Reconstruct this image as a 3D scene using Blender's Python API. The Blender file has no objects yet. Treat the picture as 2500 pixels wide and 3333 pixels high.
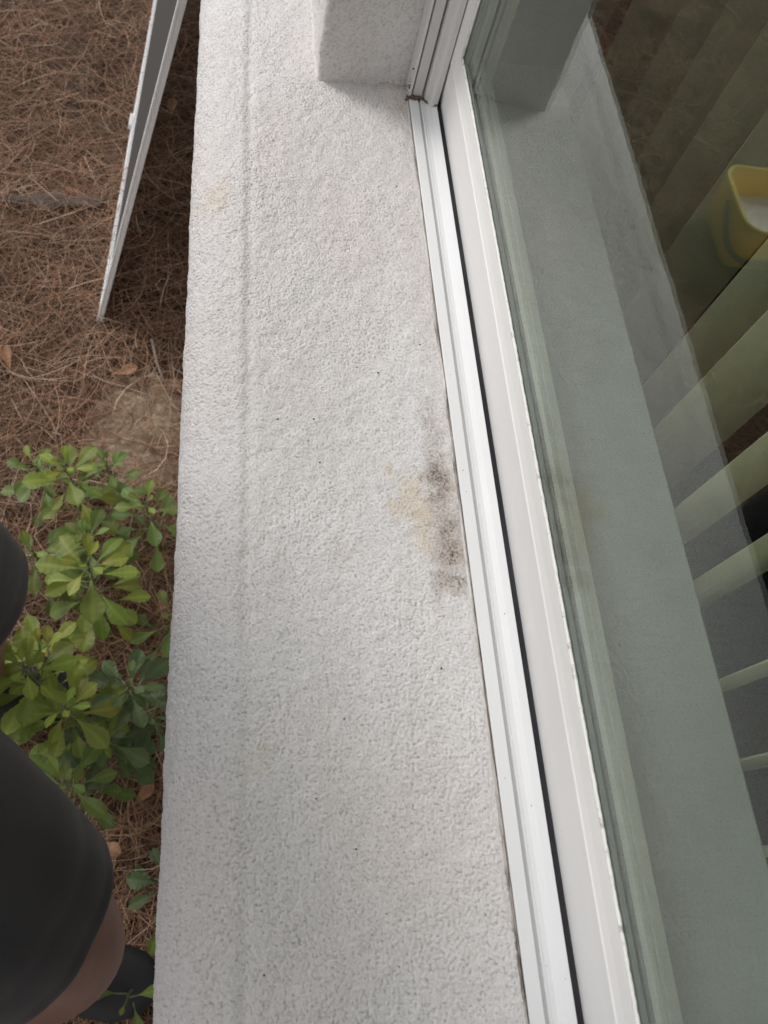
import bpy, bmesh, math, random
import numpy as np
from mathutils import Vector, Matrix
R = math.radians
rng = np.random.default_rng(7)
random.seed(7)
scene = bpy.context.scene
col = scene.collection

# ------------------------------------------------------------------ camera
cam_d = bpy.data.cameras.new("camera")
cam = bpy.data.objects.new("camera", cam_d)
col.objects.link(cam)
X_ = Vector((0.97790759, -0.07378858, 0.19558115))
Y_ = Vector((0.01833387, -0.90174532, -0.43187873))
F_ = Vector((0.2082321, 0.42592325, -0.88047077))
M = Matrix.Identity(4)
for i, v in enumerate((X_, -Y_, -F_)):
    for j in range(3):
        M[j][i] = v[j]
M.translation = Vector((0, 0, 0.45))
cam.matrix_world = M
cam_d.sensor_fit = 'VERTICAL'
cam_d.sensor_height = 36.0
cam_d.lens = 26.74
cam_d.clip_start = 0.01
cam_d.clip_end = 500
cam_d.dof.use_dof = True
cam_d.dof.focus_distance = 0.56
cam_d.dof.aperture_fstop = 12.0
scene.camera = cam

# ------------------------------------------------------------------ light
SUN_EL, SUN_AZ = 48.0, -52.0          # az measured from +Y towards +X
w = bpy.data.worlds.new("World")
scene.world = w
w.use_nodes = True
nt = w.node_tree
nt.nodes.clear()
sky = nt.nodes.new('ShaderNodeTexSky')
sky.sky_type = 'NISHITA'
sky.sun_disc = False
sky.sun_elevation = R(SUN_EL)
sky.sun_rotation = R(SUN_AZ)
sky.air_density = 1.0
sky.dust_density = 1.5
sky.ozone_density = 0.6
hsv = nt.nodes.new('ShaderNodeHueSaturation')
hsv.inputs['Saturation'].default_value = 0.08
bg = nt.nodes.new('ShaderNodeBackground')
bg.inputs['Strength'].default_value = 0.15
out = nt.nodes.new('ShaderNodeOutputWorld')
nt.links.new(sky.outputs[0], hsv.inputs['Color'])
nt.links.new(hsv.outputs[0], bg.inputs['Color'])
nt.links.new(bg.outputs[0], out.inputs['Surface'])

sun_d = bpy.data.lights.new("sun", 'SUN')
sun_d.energy = 0.85
sun_d.angle = R(13)
sun_d.color = (1.0, 0.96, 0.93)
sun = bpy.data.objects.new("sun", sun_d)
col.objects.link(sun)
sd = Vector((math.sin(R(SUN_AZ)) * math.cos(R(SUN_EL)), math.cos(R(SUN_AZ)) * math.cos(R(SUN_EL)), math.sin(R(SUN_EL))))
sun.rotation_euler = sd.to_track_quat('Z', 'Y').to_euler()
sun.location = sd * 8

scene.view_settings.view_transform = 'Standard'
scene.view_settings.look = 'None'
scene.view_settings.gamma = 1
scene.view_settings.exposure = 0.42
scene.cycles.transparent_max_bounces = 24
scene.cycles.max_bounces = 12
scene.cycles.use_denoising = True
scene.cycles.denoiser = 'OPENIMAGEDENOISE'
scene.cycles.denoising_input_passes = 'RGB_ALBEDO_NORMAL'
scene.cycles.denoising_prefilter = 'NONE'

# ------------------------------------------------------------------ helpers
def tag(o, label=None, cat=None, group=None, kind=None):
    if label: o['label'] = label
    if cat: o['category'] = cat
    if group: o['group'] = group
    if kind: o['kind'] = kind
    return o

def empty(name, loc=(0, 0, 0)):
    o = bpy.data.objects.new(name, None)
    o.empty_display_size = 0.05
    o.location = loc
    col.objects.link(o)
    return o

def link(name, me, mat, parent=None):
    o = bpy.data.objects.new(name, me)
    if mat is not None and len(me.materials) == 0:
        me.materials.append(mat)
    col.objects.link(o)
    if parent is not None:
        o.parent = parent
        p = parent
        off = Vector((0, 0, 0))
        while p is not None:
            off += p.location
            p = p.parent
        o.location = -off          # meshes are written in world coordinates
    return o

def np_mesh(name, verts, faces, smooth=True, colors=None):
    me = bpy.data.meshes.new(name)
    verts = np.asarray(verts, dtype=np.float32)
    faces = np.asarray(faces, dtype=np.int32)
    k = faces.shape[1]
    me.vertices.add(len(verts))
    me.vertices.foreach_set('co', verts.ravel())
    me.loops.add(faces.size)
    me.loops.foreach_set('vertex_index', faces.ravel())
    me.polygons.add(len(faces))
    me.polygons.foreach_set('loop_start', np.arange(0, faces.size, k, dtype=np.int32))
    me.update(calc_edges=True)
    me.validate()
    me.polygons.foreach_set('use_smooth', np.full(len(me.polygons), smooth))
    if colors is not None:
        a = me.color_attributes.new('tone', 'FLOAT_COLOR', 'POINT')
        c = np.ones((len(verts), 4), dtype=np.float32)
        c[:, :3] = colors
        a.data.foreach_set('color', c.ravel())
    return me

def grid_faces(nu, nv, wrap_v=False):
    i = np.arange(nu - 1)[:, None]
    j = np.arange(nv if wrap_v else nv - 1)[None, :]
    j2 = (j + 1) % nv
    a = i * nv + j; b = i * nv + j2; c = (i + 1) * nv + j2; d = (i + 1) * nv + j
    return np.stack([a, b, c, d], -1).reshape(-1, 4)

class MB:
    def __init__(s): s.v = []; s.f = []
    def box(s, x0, x1, y0, y1, z0, z1):
        b = len(s.v)
        s.v += [(x, y, z) for z in (z0, z1) for (x, y) in ((x0, y0), (x1, y0), (x1, y1), (x0, y1))]
        s.f += [tuple(b + i for i in f) for f in ((3, 2, 1, 0), (4, 5, 6, 7), (0, 1, 5, 4), (1, 2, 6, 5), (2, 3, 7, 6), (3, 0, 4, 7))]
        return s
    def extrude(s, prof, fn, t0, t1, n=1, caps=True):
        """closed profile of 2-D points, fn(p, q, t) -> xyz"""
        b = len(s.v); m = len(prof)
        for k in range(n + 1):
            t = t0 + (t1 - t0) * k / n
            s.v += [fn(p, q, t) for p, q in prof]
        for k in range(n):
            for i in range(m):
                j = (i + 1) % m
                s.f.append((b + k * m + i, b + k * m + j, b + (k + 1) * m + j, b + (k + 1) * m + i))
        if caps:
            s.f.append(tuple(b + i for i in reversed(range(m))))
            s.f.append(tuple(b + n * m + i for i in range(m)))
        return s
    def tube(s, pts, rad, n=8):
        pts = [Vector(p) for p in pts]
        b = len(s.v)
        up = Vector((0, 0, 1))
        for k, p in enumerate(pts):
            d = (pts[min(k + 1, len(pts) - 1)] - pts[max(k - 1, 0)]).normalized()
            a = d.cross(up)
            if a.length < 0.05: a = d.cross(Vector((1, 0, 0)))
            a.normalize(); c = d.cross(a)
            r = rad[k] if isinstance(rad, (list, tuple)) else rad
            for i in range(n):
                t = 2 * math.pi * i / n
                s.v.append(tuple(p + a * (math.cos(t) * r) + c * (math.sin(t) * r)))
        for k in range(len(pts) - 1):
            for i in range(n):
                j = (i + 1) % n
                s.f.append((b + k * n + i, b + k * n + j, b + (k + 1) * n + j, b + (k + 1) * n + i))
        s.f.append(tuple(b + i for i in range(n)))
        s.f.append(tuple(b + (len(pts) - 1) * n + i for i in reversed(range(n))))
        return s
    def build(s, name, mat, parent=None, bevel=0, smooth=False, seg=2):
        me = bpy.data.meshes.new(name)
        me.from_pydata(s.v, [], s.f)
        bm = bmesh.new(); bm.from_mesh(me)
        bmesh.ops.recalc_face_normals(bm, faces=bm.faces)
        bm.to_mesh(me); bm.free()
        o = link(name, me, mat, parent)
        if smooth:
            me.polygons.foreach_set('use_smooth', [True] * len(me.polygons))
        if bevel:
            m = o.modifiers.new('bevel', 'BEVEL'); m.width = bevel; m.segments = seg
            m.limit_method = 'ANGLE'; m.angle_limit = R(25)
        return o

# ------------------------------------------------------------------ noise in numpy
def h2(i, j, seed):
    n = (i.astype(np.int64) * 374761393 + j.astype(np.int64) * 668265263 + seed * 1442695041) & 0x7fffffff
    n = ((n ^ (n >> 13)) * 1274126177) & 0x7fffffff
    n = ((n ^ (n >> 15)) * 1911520717) & 0x7fffffff
    return (n ^ (n >> 16)) / float(0x7fffffff)

def vnoise(x, y, seed=0):
    i = np.floor(x); j = np.floor(y)
    u = x - i; v = y - j
    u = u * u * (3 - 2 * u); v = v * v * (3 - 2 * v)
    a = h2(i, j, seed); b = h2(i + 1, j, seed); c = h2(i, j + 1, seed); d = h2(i + 1, j + 1, seed)
    return (a * (1 - u) + b * u) * (1 - v) + (c * (1 - u) + d * u) * v

def fbm(x, y, octv=4, seed=0):
    s = 0; a = 0.5; t = 0
    for k in range(octv):
        s = s + a * vnoise(x * 2 ** k + 17.3 * k, y * 2 ** k - 9.1 * k, seed + k)
        t += a; a *= 0.5
    return s / t

def worley(x, y, seed=0):
    """smooth rounded lumps, 1 at a lump's top, 0 in the pits"""
    i0 = np.floor(x); j0 = np.floor(y)
    best = np.full(np.broadcast(x, y).shape, 9.0)
    for di in (-1, 0, 1):
        for dj in (-1, 0, 1):
            i = i0 + di; j = j0 + dj
            px = i + h2(i, j, seed + 5); py = j + h2(i, j, seed + 11)
            r = 0.50 + 0.34 * h2(i, j, seed + 23)
            d = ((x - px) ** 2 + (y - py) ** 2) / (r * r)
            best = np.minimum(best, d)
    return np.clip(1 - best, 0, 1) ** .62

def stucco_h(s, y, seed=0, warp=True):
    wx = (fbm(s * 260, y * 260, 2, seed + 40) - 0.5) * 0.0008
    wy = (fbm(s * 260, y * 260, 2, seed + 50) - 0.5) * 0.0008
    a = s + wx; b = y + wy
    patch = np.clip((fbm(s * 22, y * 14, 3, seed + 60) - 0.30) * 2.6, 0.35, 1)
    g = worley(a / 0.0019, b / 0.0019, seed)
    g2 = worley(a / 0.0012, b / 0.0012, seed + 3)
    g3 = fbm(s * 1500, y * 1500, 2, seed + 9)
    m = fbm(s * 60, y * 45, 3, seed + 70) - 0.5
    m2 = fbm((s * .8 + y * .6) * 190, (y * .8 - s * .6) * 190, 2, seed + 80) - 0.5
    h = (g * 0.00088 * patch + g2 * 0.00045 + (g3 - .5) * 0.0006 + m * 0.0024 + m2 * 0.0012)
    return h, g * patch * 0.6 + g2 * 0.4

# ------------------------------------------------------------------ materials
def mat(name, base=(.5, .5, .5), rough=.6, spec=.5, metal=0):
    m = bpy.data.materials.new(name)
    m.use_nodes = True
    b = m.node_tree.nodes['Principled BSDF']
    b.inputs['Base Color'].default_value = (*base, 1)
    b.inputs['Roughness'].default_value = rough
    b.inputs['Specular IOR Level'].default_value = spec
    b.inputs['Metallic'].default_value = metal
    return m, m.node_tree, b

def noise_node(t, scale, detail=4, rough=.6, vec=None):
    n = t.nodes.new('ShaderNodeTexNoise')
    n.inputs['Scale'].default_value = scale
    n.inputs['Detail'].default_value = detail
    n.inputs['Roughness'].default_value = rough
    if vec is not None: t.links.new(vec, n.inputs['Vector'])
    return n

def coords(t, kind='Object', scale=None):
    tc = t.nodes.new('ShaderNodeTexCoord')
    o = tc.outputs[kind]
    if scale:
        mp = t.nodes.new('ShaderNodeMapping'); mp.inputs['Scale'].default_value = scale
        t.links.new(o, mp.inputs['Vector']); o = mp.outputs[0]
    return o

def ramp(t, src, stops):
    r = t.nodes.new('ShaderNodeValToRGB')
    el = r.color_ramp.elements
    while len(el) < len(stops): el.new(0.5)
    for e, (p, c) in zip(el, stops):
        e.position = p; e.color = (*c, 1) if len(c) == 3 else c
    t.links.new(src, r.inputs[0])
    return r.outputs[0]

def mul(t, a, b, fac=1.0, mode='MULTIPLY'):
    m = t.nodes.new('ShaderNodeMix'); m.data_type = 'RGBA'; m.blend_type = mode
    m.inputs[0].default_value = fac
    t.links.new(a, m.inputs[6]); t.links.new(b, m.inputs[7])
    return m.outputs[2]

def bump(t, b, src, strength, dist, prev=None):
    n = t.nodes.new('ShaderNodeBump')
    n.inputs['Strength'].default_value = strength
    n.inputs['Distance'].default_value = dist
    t.links.new(src, n.inputs['Height'])
    if prev is not None: t.links.new(prev, n.inputs['Normal'])
    t.links.new(n.outputs[0], b.inputs['Normal'])
    return n.outputs[0]

def tone_mat(name, rough, spec=.5, mult=None):
    m, t, b = mat(name, rough=rough, spec=spec)
    a = t.nodes.new('ShaderNodeAttribute'); a.attribute_name = 'tone'
    t.links.new(a.outputs['Color'], b.inputs['Base Color'])
    return m, t, b, a

# stucco whose stains live in the mesh (fine mesh), and a plain one for the rest
M_st, t, b, a = tone_mat('stucco_paint', .82, .25)
n = noise_node(t, 1300, 3, .65, coords(t)); bump(t, b, n.outputs[0], .6, .0008)
M_wall, t, b = mat('wall_stucco', (.72, .70, .68), .85, .2)
n = noise_node(t, 260, 5, .65, coords(t))
bump(t, b, n.outputs[0], .8, .002)
n2 = noise_node(t, 3, 4, .6, coords(t))
t.links.new(ramp(t, n2.outputs[0], [(.3, (.68, .655, .63)), (.7, (.75, .735, .715))]), b.inputs['Base Color'])

def painted(name, c0, c1, rough, streak=(1, 1, 1)):
    m, t, b = mat(name, c0, rough, .5)
    co = coords(t, 'Object', streak)
    n = noise_node(t, 14, 5, .6, co)
    cc = ramp(t, n.outputs[0], [(.35, c0), (.7, c1)])
    sp = noise_node(t, 420, 2, .5, coords(t))
    spk = ramp(t, sp.outputs[0], [(.20, (.7, .68, .66)), (.24, (1, 1, 1))])
    t.links.new(mul(t, cc, spk), b.inputs['Base Color'])
    r = t.nodes.new('ShaderNodeMapRange')
    r.inputs[3].default_value = rough - .08; r.inputs[4].default_value = rough + .15
    t.links.new(n.outputs[0], r.inputs[0]); t.links.new(r.outputs[0], b.inputs['Roughness'])
    return m
M_frame = painted('white_frame_paint', (.76, .765, .77), (.72, .72, .718), .5, (1, .35, 1))
M_sash = painted('white_sash_vinyl', (.82, .81, .80), (.74, .73, .715), .5, (1, .25, 1))
M_jamb = painted('jamb_frame_paint', (.70, .69, .675), (.62, .605, .585), .4, (1, 1, .3))
M_tape, t, b = mat('glazing_tape', (.84, .82, .79), .8, .3)
n = noise_node(t, 500, 4, .6, coords(t)); bump(t, b, n.outputs[0], .5, .0008)
t.links.new(ramp(t, noise_node(t, 130, 4, .6, coords(t)).outputs[0], [(.3, (.5, .48, .45)), (.42, (.84, .83, .80)), (.7, (.88, .87, .85))]), b.inputs['Base Color'])
M_groove, t, b = mat('groove_shade', (.42, .42, .42), .7, .3)  # grey stands in for the shade inside the frame groove
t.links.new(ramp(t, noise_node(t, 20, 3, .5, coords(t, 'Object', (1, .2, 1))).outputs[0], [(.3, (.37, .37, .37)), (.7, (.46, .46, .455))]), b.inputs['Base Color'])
M_rubber, t, b = mat('black_rubber', (.022, .023, .027), .8, .2)
t.links.new(ramp(t, noise_node(t, 60, 4, .6, coords(t, 'Object', (1, .2, 1))).outputs[0], [(.4, (.022, .022, .026)), (.75, (.05, .05, .056))]), b.inputs['Base Color'])
M_caulk, t, b = mat('caulk', (.55, .51, .47), .6, .4)
t.links.new(ramp(t, noise_node(t, 90, 5, .65, coords(t, 'Object', (1, .3, 1))).outputs[0], [(.36, (.17, .14, .12)), (.5, (.45, .41, .38)), (.66, (.66, .63, .59))]), b.inputs['Base Color'])
M_dirtline, t, b = mat('dirty_joint', (.06, .05, .045), .9, .2)
t.links.new(ramp(t, noise_node(t, 160, 4, .6, coords(t, 'Object', (1, .3, 1))).outputs[0], [(.35, (.05, .04, .035)), (.6, (.22, .19, .17))]), b.inputs['Base Color'])
M_track, t, b = mat('brown_track_dirt', (.15, .105, .07), .95, .1)
t.links.new(ramp(t, noise_node(t, 400, 3, .6, coords(t)).outputs[0], [(.3, (.07, .05, .035)), (.7, (.24, .17, .12))]), b.inputs['Base Color'])
M_spacer, t, b = mat('spacer_bar', (.42, .45, .46), .45, .5, .3)
M_seal, t, b = mat('grey_seal', (.10, .11, .11), .7, .3)
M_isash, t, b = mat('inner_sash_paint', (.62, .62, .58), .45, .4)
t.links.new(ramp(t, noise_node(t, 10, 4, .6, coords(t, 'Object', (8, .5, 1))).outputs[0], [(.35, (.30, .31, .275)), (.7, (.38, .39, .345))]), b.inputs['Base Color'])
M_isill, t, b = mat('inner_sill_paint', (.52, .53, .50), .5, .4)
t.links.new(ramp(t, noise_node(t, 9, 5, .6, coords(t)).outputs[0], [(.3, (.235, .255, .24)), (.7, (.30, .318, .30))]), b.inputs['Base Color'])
M_room, t, b = mat('room_paint', (.5, .48, .45), .9, .2)
t.links.new(ramp(t, noise_node(t, 5, 3, .6, coords(t)).outputs[0], [(.3, (.70, .69, .66)), (.7, (.76, .75, .72))]), b.inputs['Base Color'])
M_rfloor, t, b = mat('room_carpet', (.06, .06, .065), .95, .1)
t.links.new(ramp(t, noise_node(t, 200, 3, .6, coords(t)).outputs[0], [(.3, (.022, .024, .032)), (.7, (.045, .05, .062))]), b.inputs['Base Color'])
M_slat, t, b = mat('blind_vinyl', (.56, .57, .47), .55, .35)
t.links.new(ramp(t, noise_node(t, 7, 3, .5, coords(t, 'Object', (1, 1, .2))).outputs[0], [(.3, (.86, .86, .74)), (.7, (.92, .92, .81))]), b.inputs['Base Color'])
tl = t.nodes.new('ShaderNodeBsdfTranslucent'); tl.inputs[0].default_value = (.90, .90, .76, 1)
mx = t.nodes.new('ShaderNodeMixShader'); mx.inputs[0].default_value = .6
t.links.new(b.outputs[0], mx.inputs[1]); t.links.new(tl.outputs[0], mx.inputs[2])
t.links.new(mx.outputs[0], t.nodes['Material Output'].inputs[0])

def glass_mat():
    m = bpy.data.materials.new('window_glass'); m.use_nodes = True
    t = m.node_tree; t.nodes.clear()
    o = t.nodes.new('ShaderNodeOutputMaterial')
    mix = t.nodes.new('ShaderNodeMixShader')
    tr = t.nodes.new('ShaderNodeBsdfTransparent'); tr.inputs[0].default_value = (.94, .97, .945, 1)
    gl = t.nodes.new('ShaderNodeBsdfGlossy'); gl.inputs['Roughness'].default_value = .0
    gl.inputs['Color'].default_value = (.93, .97, .94, 1)
    fr = t.nodes.new('ShaderNodeFresnel')
    ge = t.nodes.new('ShaderNodeNewGeometry')
    mr = t.nodes.new('ShaderNodeMapRange')
    mr.inputs[3].default_value = 1.80; mr.inputs[4].default_value = 1 / 1.80
    t.links.new(ge.outputs['Backfacing'], mr.inputs[0])
    t.links.new(mr.outputs[0], fr.inputs['IOR'])
    t.links.new(fr.outputs[0], mix.inputs[0])
    t.links.new(tr.outputs[0], mix.inputs[1]); t.links.new(gl.outputs[0], mix.inputs[2])
    t.links.new(mix.outputs[0], o.inputs[0])
    return m
M_glass = glass_mat()

M_al, t, b = mat('screen_frame_white', (.74, .73, .72), .3, .6)
t.links.new(ramp(t, noise_node(t, 30, 4, .6, coords(t)).outputs[0], [(.3, (.78, .77, .77)), (.7, (.88, .87, .87))]), b.inputs['Base Color'])
M_spline, t, b = mat('spline_grey', (.22, .22, .22), .6)
def mesh_mat():
    m = bpy.data.materials.new('insect_mesh'); m.use_nodes = True
    t = m.node_tree
    b = t.nodes['Principled BSDF']
    b.inputs['Base Color'].default_value = (.05, .049, .048, 1)
    b.inputs['Roughness'].default_value = .6
    tr = t.nodes.new('ShaderNodeBsdfTransparent')
    mix = t.nodes.new('ShaderNodeMixShader')
    ck = t.nodes.new('ShaderNodeLayerWeight'); ck.inputs['Blend'].default_value = .5
    mr = t.nodes.new('ShaderNodeMapRange')
    mr.inputs[3].default_value = .42; mr.inputs[4].default_value = .92
    t.links.new(ck.outputs['Facing'], mr.inputs[0])
    t.links.new(mr.outputs[0], mix.inputs[0])
    t.links.new(tr.outputs[0], mix.inputs[1]); t.links.new(b.outputs[0], mix.inputs[2])
    t.links.new(mix.outputs[0], t.nodes['Material Output'].inputs[0])
    return m
M_mesh = mesh_mat()
M_needle, t, b, a = tone_mat('pine_needles', .6, .35)
M_leaf, t, b, a = tone_mat('leaf', .5, .4)
b.inputs['Subsurface Weight'].default_value = 0.0
tl = t.nodes.new('ShaderNodeBsdfTranslucent')
hs = t.nodes.new('ShaderNodeHueSaturation'); hs.inputs['Value'].default_value = 1.5
t.links.new(a.outputs['Color'], hs.inputs['Color']); t.links.new(hs.outputs[0], tl.inputs['Color'])
mx = t.nodes.new('ShaderNodeMixShader'); mx.inputs[0].default_value = .3
t.links.new(b.outputs[0], mx.inputs[1]); t.links.new(tl.outputs[0], mx.inputs[2])
t.links.new(mx.outputs[0], t.nodes['Material Output'].inputs[0])
bump(t, b, noise_node(t, 180, 3, .5, coords(t)).outputs[0], .3, .001)
M_stem, t, b = mat('weed_stem', (.12, .15, .05), .6)
t.links.new(ramp(t, noise_node(t, 40, 3, .5, coords(t)).outputs[0], [(.3, (.09, .10, .04)), (.7, (.16, .17, .07))]), b.inputs['Base Color'])
M_soil, t, b = mat('soil', (.07, .05, .04), .95, .15)
n1 = noise_node(t, 6, 6, .65, coords(t)); n2 = noise_node(t, 120, 5, .7, coords(t))
c1 = ramp(t, n1.outputs[0], [(.3, (.07, .048, .036)), (.6, (.14, .098, .072)), (.8, (.2, .145, .10))])
c2 = ramp(t, n2.outputs[0], [(.3, (.45, .42, .4)), (.7, (1.25, 1.2, 1.15))])
t.links.new(mul(t, c1, c2), b.inputs['Base Color'])
bump(t, b, n2.outputs[0], 1, .006)
M_sand, t, b = mat('sandy_soil', (.3, .2, .12), .95, .15)
t.links.new(ramp(t, noise_node(t, 55, 6, .75, coords(t)).outputs[0], [(.30, (.13, .09, .06)), (.5, (.32, .24, .165)), (.70, (.52, .42, .31))]), b.inputs['Base Color'])
bump(t, b, noise_node(t, 200, 4, .7, coords(t)).outputs[0], 1, .004)
M_bark, t, b = mat('bark', (.12, .1, .09), .9, .15)
n = noise_node(t, 60, 6, .7, coords(t, 'Object', (.35, 1, 1)))
t.links.new(ramp(t, n.outputs[0], [(.3, (.06, .045, .036)), (.7, (.19, .15, .13))]), b.inputs['Base Color'])
bump(t, b, n.outputs[0], 1, .004)
M_dry, t, b = mat('dry_leaf', (.32, .17, .09), .7, .3)
t.links.new(ramp(t, noise_node(t, 70, 4, .6, coords(t)).outputs[0], [(.3, (.20, .095, .05)), (.7, (.38, .21, .12))]), b.inputs['Base Color'])
M_twig, t, b = mat('twig_bark', (.26, .2, .15), .8, .2)
t.links.new(ramp(t, noise_node(t, 90, 4, .6, coords(t)).outputs[0], [(.3, (.15, .11, .08)), (.7, (.33, .26, .2))]), b.inputs['Base Color'])
M_grit, t, b = mat('grit', (.09, .07, .06), .8, .3)
M_yel, t, b = mat('yellow_plastic', (.80, .50, .035), .38, .5)
t.links.new(ramp(t, noise_node(t, 12, 4, .6, coords(t)).outputs[0], [(.3, (.86, .50, .035)), (.7, (.92, .58, .055))]), b.inputs['Base Color'])
M_yelrim, t, b = mat('pale_yellow_plastic', (.85, .66, .12), .35, .5)
M_hand, t, b = mat('grey_handle_plastic', (.05, .062, .062), .5, .4)
M_water, t, b = mat('soapy_water', (.80, .80, .78), .25, .5)
t.links.new(ramp(t, noise_node(t, 60, 4, .6, coords(t)).outputs[0], [(.35, (.55, .56, .55)), (.6, (.86, .86, .84))]), b.inputs['Base Color'])
M_cloth, t, b = mat('black_cloth', (.020, .020, .021), .85, .25)
n = noise_node(t, 900, 2, .5, coords(t)); bump(t, b, n.outputs[0], .3, .0006)
t.links.new(ramp(t, noise_node(t, 14, 4, .6, coords(t)).outputs[0], [(.3, (.032, .031, .032)), (.7, (.050, .048, .048))]), b.inputs['Base Color'])
b.inputs['Sheen Weight'].default_value = .1
M_shirt, t, b = mat('dark_shirt_cloth', (.03, .03, .034), .9, .2)
bump(t, b, noise_node(t, 700, 2, .5, coords(t)).outputs[0], .3, .0006)
M_skin, t, b = mat('skin', (.42, .23, .16), .5, .4)
b.inputs['Subsurface Weight'].default_value = .08
b.inputs['Subsurface Radius'].default_value = (.01, .004, .002)
t.links.new(ramp(t, noise_node(t, 30, 5, .6, coords(t)).outputs[0], [(.3, (.17, .085, .062)), (.7, (.23, .12, .088))]), b.inputs['Base Color'])
M_hair, t, b = mat('dark_hair', (.03, .02, .015), .6, .3)
M_shoe, t, b = mat('black_shoe', (.018, .019, .022), .6, .4)
bump(t, b, noise_node(t, 300, 3, .5, coords(t)).outputs[0], .3, .001)
M_eye, t, b = mat('eye_white', (.7, .7, .68), .2, .5)
M_roof, t, b = mat('roof_shingle', (.16, .15, .14), .9, .2)
t.links.new(ramp(t, noise_node(t, 20, 4, .6, coords(t)).outputs[0], [(.3, (.11, .10, .095)), (.7, (.2, .19, .18))]), b.inputs['Base Color'])

GZ = -0.85
LEDGE_FACE = 0.078       # outer face of the house wall

# ------------------------------------------------------------------ ground
xs = np.concatenate([np.linspace(-40, -3, 12)[:-1], np.linspace(-3, .2, 110), np.linspace(.2, 40, 10)[1:]])
ys = np.concatenate([np.linspace(-40, -1.5, 12)[:-1], np.linspace(-1.5, 4, 190), np.linspace(4, 60, 12)[1:]])
gx, gy = np.meshgrid(xs, ys, indexing='ij')
near = ((gx > -3) & (gx < .2) & (gy > -1.5) & (gy < 4))
gz = GZ + np.where(near, (fbm(gx * 5, gy * 5, 4, 3) - .5) * .03 - .006, -.006)
me = np_mesh('ground', np.stack([gx, gy, gz], -1).reshape(-1, 3), grid_faces(len(xs), len(ys)))
tag(link('ground', me, M_soil), kind='structure')

def ground_z(x, y):
    return GZ + (fbm(np.asarray(x) * 5, np.asarray(y) * 5, 4, 3) - .5) * .03 - .006

# sandy bare patch
k = 46
px, py = np.meshgrid(np.linspace(-1, 1, k), np.linspace(-1, 1, k), indexing='ij')
rr = np.sqrt(px ** 2 + py ** 2); th = np.arctan2(py, px)
lim = .72 + .28 * fbm(np.cos(th) * 2 + 5, np.sin(th) * 2 + 5, 3, 8)
hx = -.155 + px * .115; hy = .80 + py * .15
hz = ground_z(hx, hy) + .007 * (1 - (rr / lim) ** 2) + (fbm(hx * 60, hy * 60, 4, 4) - .5) * .012
me = np_mesh('sandy_patch', np.stack([hx, hy, hz], -1).reshape(-1, 3), grid_faces(k, k))
tag(link('sandy_patch', me, M_sand), kind='structure')

# pine straw: curved needles as one mass
def needles(n, x0, x1, y0, y1, seed, wid=.00048, lift=.03):
    g = np.random.default_rng(seed)
    cx = g.uniform(x0, x1, n); cy = g.uniform(y0, y1, n)
    # thinner on the sandy patch and under the ledge's drip line
    d = np.hypot((cx + .155) / .10, (cy - .80) / .13)
    keep = (d + (fbm(cx * 25, cy * 25, 3, 77) - .5) * 1.6 > 1) | (g.random(n) < .24)
    cx, cy = cx[keep], cy[keep]; n = len(cx)
    L = g.uniform(.05, .17, n)
    flow = fbm(cx * 3, cy * 3, 3, 90) * 9
    ang = flow + g.normal(0, 1.4, n)
    curv = g.normal(0, 1.2, n) / .15
    curv = np.where(g.random(n) < .08, curv * 4, curv)
    base = ground_z(cx, cy) + .004 + g.random(n) ** 1.6 * lift * (.4 + fbm(cx * 7, cy * 7, 2, 5))
    tilt = g.normal(0, .10, n)
    K = 6
    s = np.linspace(-.5, .5, K)[None, :] * L[:, None]
    a = ang[:, None] + curv[:, None] * s
    dsx = np.cos(a); dsy = np.sin(a)
    step = L[:, None] / (K - 1)
    x = cx[:, None] + np.cumsum(dsx * step, 1) - (dsx * step).sum(1, keepdims=True) / 2
    y = cy[:, None] + np.cumsum(dsy * step, 1) - (dsy * step).sum(1, keepdims=True) / 2
    z = base[:, None] + tilt[:, None] * s
    z = np.maximum(z, GZ - .018)
    nx = -dsy; ny = dsx
    r = wid * g.uniform(.7, 1.5, n)[:, None] * np.array([.6, 1, 1.1, 1.1, 1, .5])[None, :]
    ring = []
    for k in range(3):
        t = 2 * math.pi * k / 3 + .5
        ring.append(np.stack([x + nx * r * math.cos(t), y + ny * r * math.cos(t), z + r * math.sin(t)], -1))
    V = np.stack(ring, 2)                        # n,K,3,3
    idx = np.arange(n * K * 3).reshape(n, K, 3)
    f = []
    for k in range(3):
        k2 = (k + 1) % 3
        f.append(np.stack([idx[:, :-1, k], idx[:, :-1, k2], idx[:, 1:, k2], idx[:, 1:, k]], -1).reshape(-1, 4))
    F = np.concatenate(f)
    pal = 1.5 * np.array([(.245, .140, .085), (.175, .095, .056), (.300, .200, .130), (.105, .062, .044), (.42, .32, .24), (.23, .110, .070)])
    ci = g.choice(6, n, p=[.30, .27, .18, .14, .04, .07])
    cl_ = .55 + .9 * fbm(cx * 14, cy * 14, 3, 55)
    c = pal[ci] * g.uniform(.7, 1.25, (n, 1)) * cl_[:, None]
    C = np.repeat(c, K * 3, 0)
    return V.reshape(-1, 3), F, C
v1, f1, c1 = needles(34000, -1.45, .10, -.35, 3.0, 11)
v2, f2, c2 = needles(9000, -.75, .07, -.35, 1.6, 12)
v3, f3, c3 = needles(5000, -3.2, -1.3, -1.0, 3.4, 13, wid=.001)
V = np.concatenate([v1, v2, v3]); F = np.concatenate([f1, f2 + len(v1), f3 + len(v1) + len(v2)]); C = np.concatenate([c1, c2, c3])
me = np_mesh('pine_straw', V, F, colors=C)
o = link('pine_straw', me, M_needle)
tag(o, 'loose brown pine straw covering the ground below the ledge', 'pine straw', kind='stuff')

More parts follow.
